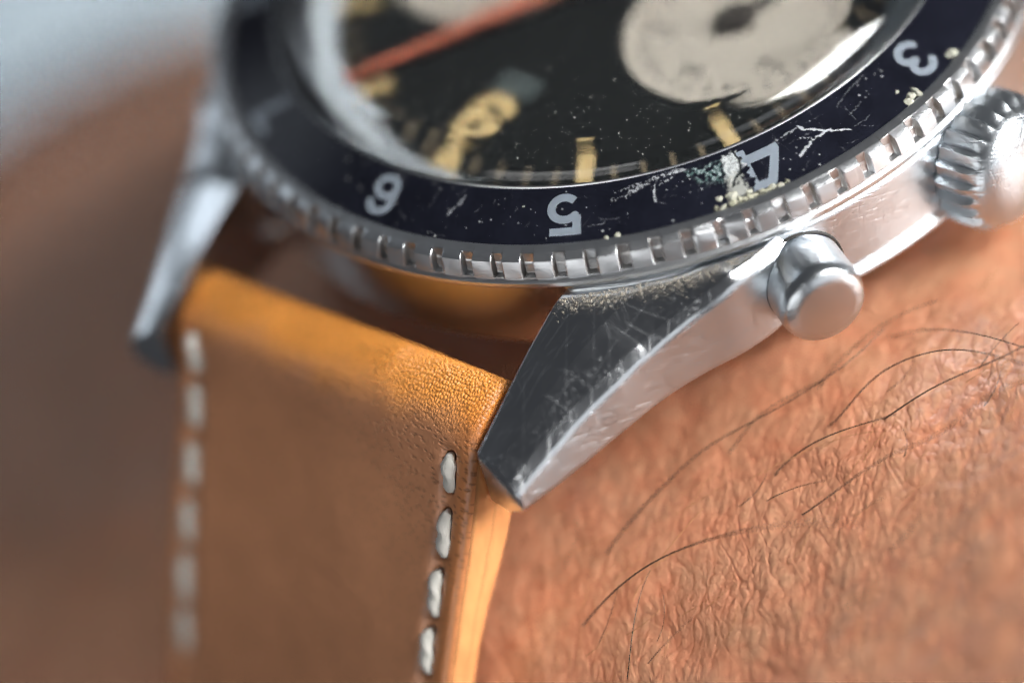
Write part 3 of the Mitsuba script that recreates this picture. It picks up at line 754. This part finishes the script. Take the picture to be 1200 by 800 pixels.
lines = np.maximum(ridge(1.3, 1.3, 91), ridge(1.15, -1.4, 96))
amp = 0.55 + 0.9 * vnoise(np.stack([XA * 0.3, Y_ * 0.3, 0 * XA], -1), 55)
dip = -1.7 * sstep(17.2, 14.0, np.hypot(XA, pa[..., 0])) * (pa[..., 1] > -20)
rel = dip + foc * amp * (0.012 * (big - 1) + 0.008 * (wide - 1) - 0.016 * lines + 0.013 * (med - 1) + 0.009 * (sml - 1)) + 0.28 * w1 + 0.03 * (fbm(np.stack([XA * 2, Y_ * 2, 0 * XA], -1), 3, 58) - 0.5)
p1_, p2_, pid_ = worley(XA / 0.62, Y_ / 0.62, 77, 0.98)
pore = np.exp(-(p1_ / 0.11) ** 2) * (pid_ > 0.35) * foc
rel = rel - 0.022 * pore + foc * 0.006 * (vnoise(np.stack([XA * 7, Y_ * 7, 0 * XA], -1), 59) - 0.5)
pa = pa + na * rel[..., None]
VA = np.stack([XA, pa[..., 0], pa[..., 1]], -1)
sc = np.empty(VA.shape); sc[:] = (0.56, 0.265, 0.152)
blot = fbm(np.stack([XA * 0.22, Y_ * 0.22, 0 * XA], -1), 4, 81)
red = fbm(np.stack([XA * 0.9, Y_ * 0.9, 0 * XA], -1), 3, 82)
sc *= (0.80 + 0.40 * blot)[..., None]
sc = sc * (1 + (red[..., None] - 0.5) * np.array([0.09, -0.20, -0.26]))
sc *= 1 - (foc * (0.08 * (1 - big) + 0.07 * (1 - med) + 0.08 * (1 - wide) + 0.14 * lines))[..., None] * np.array([0.6, 1.0, 1.1])  # creases painted darker and redder: shade and subsurface glow put into the colour
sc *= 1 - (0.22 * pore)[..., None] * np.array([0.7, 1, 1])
fa = grid_faces(*SA.shape, wrap=True)
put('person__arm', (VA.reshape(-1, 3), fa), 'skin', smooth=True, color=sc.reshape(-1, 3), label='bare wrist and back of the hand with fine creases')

# shirt sleeve with a folded hem
SC, XC = np.meshgrid(np.linspace(0, TL, 240, endpoint=False), np.r_[np.linspace(-120, -63.8, 60), -63.2 + 0.55 * np.sin(np.linspace(-1.2, 1.2, 9)), np.linspace(-63.7, -84, 20)], indexing='ij')
pc, nc = arm_point(SC, XC)
offs = np.r_[np.full(60, 4.4), 3.9 + 0.55 * np.cos(np.linspace(0, np.pi, 9)), np.full(20, 3.2)][None]
crease = np.r_[np.ones(60), np.ones(9), np.zeros(20)][None]
offs = offs + 0.62 * np.clip(-XC - 64, 0, 60) * crease + 0.9 * (fbm(np.stack([XC * 0.12, SC * 0.10, 0 * XC], -1), 3, 85) - 0.5) + 0.35 * np.exp(-((XC + 69) / 0.5) ** 2) * -crease
pc = pc + nc * offs[..., None]
put('person__shirt_sleeve', (np.stack([XC, pc[..., 0], pc[..., 1]], -1).reshape(-1, 3), grid_faces(*SC.shape, wrap=True)), 'cotton', smooth=True, label='pale blue shirt sleeve edge, far out of focus')

# hairs: control points in mm
HAIRS = [
    ([(12.30, -21.31, -12.67), (12.77, -20.09, -11.78), (13.57, -18.28, -10.81), (14.66, -16.23, -9.84), (16.17, -14.50, -9.09), (17.96, -12.21, -8.32), (18.73, -10.58, -8.00), (19.16, -8.16, -7.78)], 0.040, 0.020, 'hair_dark'),
    ([(15.11, -15.22, -10.77), (15.47, -14.66, -10.13), (15.92, -13.84, -9.52), (17.59, -11.80, -8.68), (18.64, -9.85, -8.21)], 0.032, 0.016, 'hair_dark'),
    ([(18.70, -12.50, -10.11), (19.17, -12.23, -9.63), (19.91, -10.48, -8.65), (21.12, -9.06, -8.03), (22.73, -8.28, -7.55), (24.66, -8.03, -7.22), (27.37, -8.01, -6.98)], 0.034, 0.020, 'hair_dark'),
    ([(20.93, -11.31, -9.79), (21.37, -11.35, -9.36), (22.47, -10.21, -8.63), (23.94, -8.85, -7.97), (26.12, -6.23, -7.30)], 0.034, 0.020, 'hair_dark'),
    ([(12.99, -24.44, -13.95), (13.94, -23.23, -12.72), (15.40, -21.90, -11.46), (17.42, -20.75, -10.32), (19.98, -19.77, -9.22), (22.94, -19.09, -8.16), (25.63, -18.83, -7.34)], 0.038, 0.022, 'hair_dark'),
    ([(17.76, -15.46, -10.82), (18.65, -14.32, -9.91), (20.00, -13.38, -9.15), (22.43, -11.99, -8.25)], 0.034, 0.018, 'hair_dark'),
    ([(20.11, -16.73, -11.08), (21.93, -14.97, -9.67), (23.49, -13.64, -8.66), (25.19, -12.28, -7.90), (26.11, -10.51, -7.30), (27.82, -8.97, -6.87)], 0.028, 0.015, 'hair_dark'),
    ([(17.17, -10.92, -9.79), (17.92, -8.99, -8.68), (19.18, -7.06, -7.95), (20.60, -5.85, -7.52)], 0.034, 0.018, 'hair_dark'),
    ([(18.36, -7.51, -9.33), (20.24, -6.96, -8.50), (21.89, -6.75, -8.04), (24.24, -6.74, -7.64), (26.59, -6.94, -7.31)], 0.028, 0.018, 'hair_dark'),
    ([(16.22, -25.67, -14.64), (15.89, -24.51, -13.48), (15.40, -23.07, -12.66), (15.22, -21.73, -12.02)], 0.024, 0.010, 'hair_dark'),
    ([(9.51, -23.16, -13.37), (11.25, -22.05, -12.23), (12.86, -21.05, -11.44), (14.30, -20.26, -10.96)], 0.022, 0.010, 'hair_fair'),
    ([(14.87, -20.93, -12.49), (15.39, -20.39, -11.70), (15.82, -19.81, -11.10), (16.38, -18.79, -10.37)], 0.028, 0.012, 'hair_fair'),
    ([(14.73, -22.75, -13.20), (15.09, -21.77, -12.25), (15.99, -20.81, -11.47), (17.35, -19.87, -10.80)], 0.020, 0.010, 'hair_fair'),
    ([(27.01, -22.26, -11.05), (27.36, -21.56, -9.23), (27.52, -20.45, -7.62)], 0.060, 0.030, 'hair_fair'),
    ([(17.68, -9.73, -9.58), (18.29, -9.43, -9.03), (18.82, -8.94, -8.68)], 0.034, 0.018, 'hair_fair'),
    ([(20.96, -4.29, -9.03), (21.31, -3.67, -8.41), (21.56, -2.69, -7.97)], 0.030, 0.015, 'hair_fair'),
    ([(16.78, -15.95, -10.95), (18.40, -14.68, -10.11), (20.36, -13.30, -9.33), (21.84, -12.66, -8.93)], 0.018, 0.010, 'hair_fair'),
    ([(12.63, -13.31, -10.29), (13.08, -12.32, -9.40), (13.84, -11.20, -8.77)], 0.022, 0.010, 'hair_fair'),
    ([(28.28, -14.57, -10.12), (28.48, -13.85, -9.44), (28.57, -13.05, -8.85), (28.58, -12.33, -8.38)], 0.018, 0.008, 'hair_fair'),
    ([(15.25, -24.14, -13.79), (15.90, -23.80, -13.26), (16.39, -23.35, -12.82), (16.70, -22.91, -12.46)], 0.018, 0.008, 'hair_fair'),
    ([(27.88, -12.40, -9.66), (28.62, -11.86, -8.99), (28.92, -11.06, -8.42), (28.82, -10.23, -8.01)], 0.018, 0.008, 'hair_fair'),
    ([(29.57, -16.60, -10.56), (29.77, -16.32, -10.29), (29.90, -16.02, -10.03), (29.95, -15.72, -9.85)], 0.020, 0.009, 'hair_fair'),
    ([(20.77, -19.02, -11.71), (21.30, -18.39, -11.01), (21.44, -17.61, -10.39), (21.28, -16.87, -9.93)], 0.016, 0.007, 'hair_fair'),
    ([(22.55, -15.87, -10.74), (22.92, -15.61, -10.42), (23.29, -15.34, -10.16), (23.62, -15.11, -9.96)], 0.016, 0.007, 'hair_dark'),
    ([(16.88, -24.83, -14.14), (17.49, -24.29, -13.34), (18.02, -23.66, -12.72), (18.50, -23.12, -12.20)], 0.019, 0.009, 'hair_dark'),
    ([(22.48, -21.10, -12.40), (22.71, -20.78, -11.99), (22.76, -20.38, -11.65), (22.68, -20.02, -11.39)], 0.015, 0.007, 'hair_fair'),
    ([(22.73, -22.96, -13.11), (23.13, -22.33, -12.37), (23.20, -21.61, -11.73), (23.04, -20.97, -11.20)], 0.013, 0.006, 'hair_fair'),
    ([(19.89, -22.72, -13.11), (20.07, -22.05, -12.38), (19.77, -21.34, -11.74), (19.17, -20.79, -11.26)], 0.017, 0.008, 'hair_fair'),
    ([(13.75, -19.33, -11.91), (14.01, -19.10, -11.66), (14.23, -18.85, -11.43), (14.37, -18.61, -11.23)], 0.013, 0.006, 'hair_fair'),
    ([(20.98, -14.66, -10.52), (21.28, -14.20, -10.05), (21.49, -13.67, -9.68), (21.66, -13.22, -9.35)], 0.017, 0.008, 'hair_fair'),
    ([(22.47, -16.06, -10.81), (23.01, -15.71, -10.33), (23.59, -15.36, -9.97), (24.18, -15.12, -9.69)], 0.013, 0.006, 'hair_fair'),
    ([(13.33, -22.26, -12.99), (13.76, -21.95, -12.60), (14.10, -21.59, -12.24), (14.33, -21.24, -11.95)], 0.018, 0.008, 'hair_fair'),
    ([(14.11, -17.78, -11.44), (15.01, -17.31, -10.80), (15.90, -16.82, -10.30), (16.70, -16.42, -9.94)], 0.012, 0.005, 'hair_fair'),
    ([(14.73, -18.93, -11.78), (15.18, -18.28, -11.08), (15.44, -17.53, -10.51), (15.58, -16.85, -10.04)], 0.015, 0.007, 'hair_fair'),
    ([(25.04, -16.94, -10.90), (25.47, -16.52, -10.43), (25.77, -16.03, -10.01), (25.91, -15.55, -9.70)], 0.019, 0.009, 'hair_dark'),
    ([(31.45, -18.55, -11.00), (31.86, -18.25, -10.60), (32.25, -17.91, -10.30), (32.62, -17.64, -10.04)], 0.018, 0.008, 'hair_dark'),
    ([(13.77, -25.48, -14.51), (14.23, -25.25, -14.11), (14.51, -24.92, -13.73), (14.60, -24.60, -13.41)], 0.019, 0.008, 'hair_fair'),
    ([(30.78, -16.82, -10.56), (31.25, -16.25, -9.93), (31.70, -15.63, -9.41), (32.12, -15.10, -8.99)], 0.019, 0.009, 'hair_fair'),
    ([(23.70, -13.92, -10.21), (23.98, -13.31, -9.61), (24.35, -12.65, -9.12), (24.79, -12.12, -8.73)], 0.015, 0.007, 'hair_fair'),
    ([(24.50, -19.98, -11.87), (25.14, -19.61, -11.32), (25.58, -19.10, -10.86), (25.82, -18.60, -10.47)], 0.015, 0.007, 'hair_dark'),
    ([(14.44, -18.67, -11.71), (15.21, -18.23, -11.14), (15.89, -17.72, -10.67), (16.45, -17.27, -10.27)], 0.020, 0.009, 'hair_fair'),
    ([(18.69, -10.65, -9.70), (18.78, -10.03, -9.23), (18.82, -9.36, -8.84), (18.83, -8.75, -8.54)], 0.016, 0.007, 'hair_fair'),
    ([(23.54, -7.71, -9.13), (23.86, -6.94, -8.52), (24.18, -6.09, -8.08), (24.55, -5.38, -7.72)], 0.015, 0.007, 'hair_dark'),
    ([(26.35, -18.82, -11.41), (26.60, -18.60, -11.08), (26.67, -18.28, -10.82), (26.62, -17.98, -10.62)], 0.013, 0.006, 'hair_fair'),
    ([(24.07, -21.62, -12.51), (24.65, -21.27, -11.99), (25.24, -20.91, -11.55), (25.76, -20.60, -11.24)], 0.019, 0.008, 'hair_fair'),
    ([(17.41, -24.47, -13.94), (17.55, -24.18, -13.55), (17.52, -23.83, -13.25), (17.43, -23.56, -12.97)], 0.017, 0.008, 'hair_fair'),
    ([(14.16, -24.82, -14.11), (14.36, -24.20, -13.36), (14.38, -23.51, -12.71), (14.31, -22.90, -12.19)], 0.014, 0.006, 'hair_dark'),
    ([(17.02, -17.36, -11.31), (17.54, -17.00, -10.88), (17.81, -16.49, -10.50), (17.87, -16.00, -10.18)], 0.017, 0.008, 'hair_dark'),
    ([(31.65, -19.78, -11.41), (31.99, -19.17, -10.71), (32.41, -18.52, -10.14), (32.92, -18.02, -9.67)], 0.019, 0.009, 'hair_fair'),
    ([(26.50, -17.50, -11.00), (26.64, -16.90, -10.36), (26.34, -16.20, -9.88), (25.81, -15.63, -9.52)], 0.012, 0.005, 'hair_fair'),
    ([(24.96, -9.36, -9.24), (25.20, -8.79, -8.80), (25.18, -8.12, -8.43), (24.97, -7.50, -8.16)], 0.018, 0.008, 'hair_dark'),
    ([(29.50, -17.57, -10.85), (30.03, -17.18, -10.33), (30.42, -16.67, -9.91), (30.71, -16.23, -9.52)], 0.019, 0.009, 'hair_fair'),
    ([(31.81, -20.01, -11.50), (32.38, -19.73, -11.02), (32.91, -19.41, -10.63), (33.37, -19.11, -10.35)], 0.013, 0.006, 'hair_fair'),
    ([(27.29, -14.72, -10.20), (27.73, -14.36, -9.79), (28.11, -13.95, -9.42), (28.39, -13.56, -9.15)], 0.014, 0.006, 'hair_fair'),
    ([(30.32, -18.69, -11.11), (30.54, -18.46, -10.82), (30.75, -18.21, -10.59), (30.93, -17.97, -10.42)], 0.020, 0.009, 'hair_fair'),
    ([(16.80, -23.91, -13.68), (16.90, -23.36, -13.05), (16.67, -22.79, -12.49), (16.25, -22.32, -12.07)], 0.013, 0.006, 'hair_dark'),
    ([(21.33, -13.57, -10.23), (21.57, -12.98, -9.69), (21.89, -12.37, -9.21), (22.22, -11.84, -8.87)], 0.018, 0.008, 'hair_fair'),
    ([(20.96, -16.08, -10.88), (21.32, -15.84, -10.56), (21.44, -15.46, -10.30), (21.40, -15.10, -10.07)], 0.013, 0.006, 'hair_fair'),
    ([(12.53, -22.56, -13.12), (13.17, -21.98, -12.41), (13.81, -21.36, -11.82), (14.41, -20.85, -11.35)], 0.016, 0.007, 'hair_fair'),
    ([(22.97, -12.74, -9.97), (23.00, -12.42, -9.68), (22.78, -12.07, -9.46), (22.45, -11.82, -9.29)], 0.018, 0.008, 'hair_dark'),
    ([(23.33, -8.49, -9.23), (23.99, -8.05, -8.71), (24.55, -7.50, -8.33), (25.03, -7.03, -8.01)], 0.016, 0.007, 'hair_fair'),
    ([(20.88, -12.62, -10.05), (20.95, -11.98, -9.47), (20.52, -11.27, -9.02), (19.85, -10.73, -8.71)], 0.013, 0.006, 'hair_fair'),
    ([(29.38, -17.12, -10.71), (29.52, -16.70, -10.29), (29.69, -16.24, -9.93), (29.88, -15.84, -9.65)], 0.019, 0.008, 'hair_fair'),
    ([(12.51, -23.91, -13.66), (12.64, -23.57, -13.29), (12.64, -23.22, -12.95), (12.54, -22.89, -12.70)], 0.014, 0.006, 'hair_fair'),
    ([(24.88, -14.98, -10.43), (24.98, -14.23, -9.73), (24.74, -13.41, -9.13), (24.26, -12.69, -8.70)], 0.015, 0.007, 'hair_fair'),
    ([(24.08, -14.65, -10.39), (24.56, -14.34, -9.97), (24.81, -13.88, -9.62), (24.89, -13.43, -9.35)], 0.017, 0.007, 'hair_fair'),
    ([(23.59, -17.16, -11.02), (23.75, -16.77, -10.63), (23.60, -16.30, -10.30), (23.24, -15.91, -10.08)], 0.019, 0.008, 'hair_fair'),
    ([(10.69, -22.55, -13.10), (10.90, -21.97, -12.48), (10.83, -21.34, -11.94), (10.58, -20.82, -11.48)], 0.017, 0.007, 'hair_dark'),
    ([(29.97, -15.58, -10.30), (30.33, -15.17, -9.84), (30.58, -14.69, -9.47), (30.75, -14.26, -9.15)], 0.015, 0.007, 'hair_fair'),
    ([(19.12, -13.45, -10.27), (19.79, -12.91, -9.69), (20.03, -12.15, -9.17), (19.90, -11.41, -8.74)], 0.017, 0.008, 'hair_fair'),
    ([(26.41, -9.81, -9.25), (26.60, -9.16, -8.70), (26.39, -8.36, -8.30), (25.95, -7.67, -7.99)], 0.020, 0.009, 'hair_fair'),
    ([(18.15, -16.69, -11.10), (19.05, -16.27, -10.50), (20.00, -15.87, -10.04), (20.92, -15.62, -9.66)], 0.020, 0.009, 'hair_dark'),
    ([(26.22, -21.16, -12.21), (27.11, -20.82, -11.59), (28.03, -20.51, -11.09), (28.86, -20.28, -10.73)], 0.013, 0.006, 'hair_fair'),
    ([(17.32, -22.54, -13.10), (18.19, -22.09, -12.45), (18.99, -21.59, -11.85), (19.60, -21.10, -11.41)], 0.013, 0.006, 'hair_fair'),
    ([(18.24, -21.96, -12.86), (18.69, -21.60, -12.37), (19.12, -21.19, -11.98), (19.54, -20.86, -11.64)], 0.019, 0.009, 'hair_fair'),
    ([(20.25, -9.95, -9.54), (20.72, -9.60, -9.15), (20.92, -9.07, -8.86), (20.93, -8.55, -8.62)], 0.013, 0.006, 'hair_dark'),
]
for i, (pts, r0, r1, mat) in enumerate(HAIRS):
    pts = np.array(pts); tt = np.r_[0, np.cumsum(np.linalg.norm(np.diff(pts, axis=0), axis=1))]
    cs = CubicSpline(tt, pts)(np.linspace(0, tt[-1], 40))
    put('person__hair' + (f'_{i:03d}' if i else ''), tube(cs, np.linspace(r0, r1, 40), 7), mat, smooth=True)

# ------------------------------------------------------------------ dust and grit
dg = np.random.default_rng(8)


def grain(c, r):
    m = trimesh.creation.icosphere(1, 1.0)
    return m.vertices * (r * dg.uniform(0.6, 1.3, 3)) * dg.uniform(0.75, 1.25, (len(m.vertices), 1)) + c, m.faces


def crystal_z(r):
    q_ = np.interp(-r, [-b[0] for b in out_p][::1], [b[1] for b in out_p])
    return q_


gs = []
for _ in range(330):
    a = math.radians(dg.uniform(-100, -25)); r = 15.2 - abs(dg.normal(0, 2.2))
    gs.append(grain(np.array([r * math.cos(a), r * math.sin(a), crystal_z(r)]), dg.choice([0.012, 0.018, 0.03], p=[.6, .3, .1])))
put(W_ + '__crystal__dust', join(gs), 'dust', smooth=True, kind='stuff', label='white dust specks on the crystal')
gs = []
for _ in range(1500):
    x = dg.uniform(9.4, 16.2); r = 19.42 + abs(dg.normal(0, 0.35)); y = -math.sqrt(max(r * r - x * x, 1))
    gs.append(grain(np.array([x, y, float(top_z(y)) + 0.01]), dg.choice([0.012, 0.02, 0.04], p=[.6, .3, .1])))
put(W_ + '__grit', join(gs), 'grit', smooth=True, kind='stuff', label='grime packed between the bezel and the lug')
CR = [(17.87, -1.76, 0.11, 0.27), (17.95, -2.09, 0.06, 0.2), (17.91, -1.43, 0.10, 0.22), (17.33, -1.97, 0.33, 0.09), (17.87, 1.35, 0.12, 0.2), (10.70, -14.72, 0.0, 0.12), (11.08, -14.39, 0.02, 0.11), (6.62, -15.16, 0.72, 0.06),
      (14.37, -11.02, 0.04, 0.14), (14.44, -10.43, 0.17, 0.2), (14.92, -9.83, 0.14, 0.16), (15.60, -9.08, 0.06, 0.12), (15.86, -8.81, 0.03, 0.1), (13.99, -10.82, 0.23, 0.13)]
for i, (x, y, z, r) in enumerate(CR):
    m = trimesh.creation.icosphere(3, r)
    nn = m.vertices / r; r = r * 1.0
    cut_ = np.ones(len(nn))
    for kk in range(7):                                            # broken faces
        d_ = dg.normal(0, 1, 3); d_ /= np.linalg.norm(d_)
        cut_ = np.minimum(cut_, dg.uniform(0.45, 0.9) / np.maximum(nn @ d_, 0.05))
    sq = dg.uniform(0.6, 1.35, 2)
    v = m.vertices * (1.35 * cut_ * (0.7 + 0.6 * fbm(nn * 2.2 + i * 7, 3, 70 + i)))[:, None] * np.array([sq[0], sq[1], 0.55]) + (x, y, z + 0.12 * r)
    put(W_ + '__bezel__crumb' + (f'_{i:03d}' if i else ''), (v, m.faces), 'crumb', smooth=True)
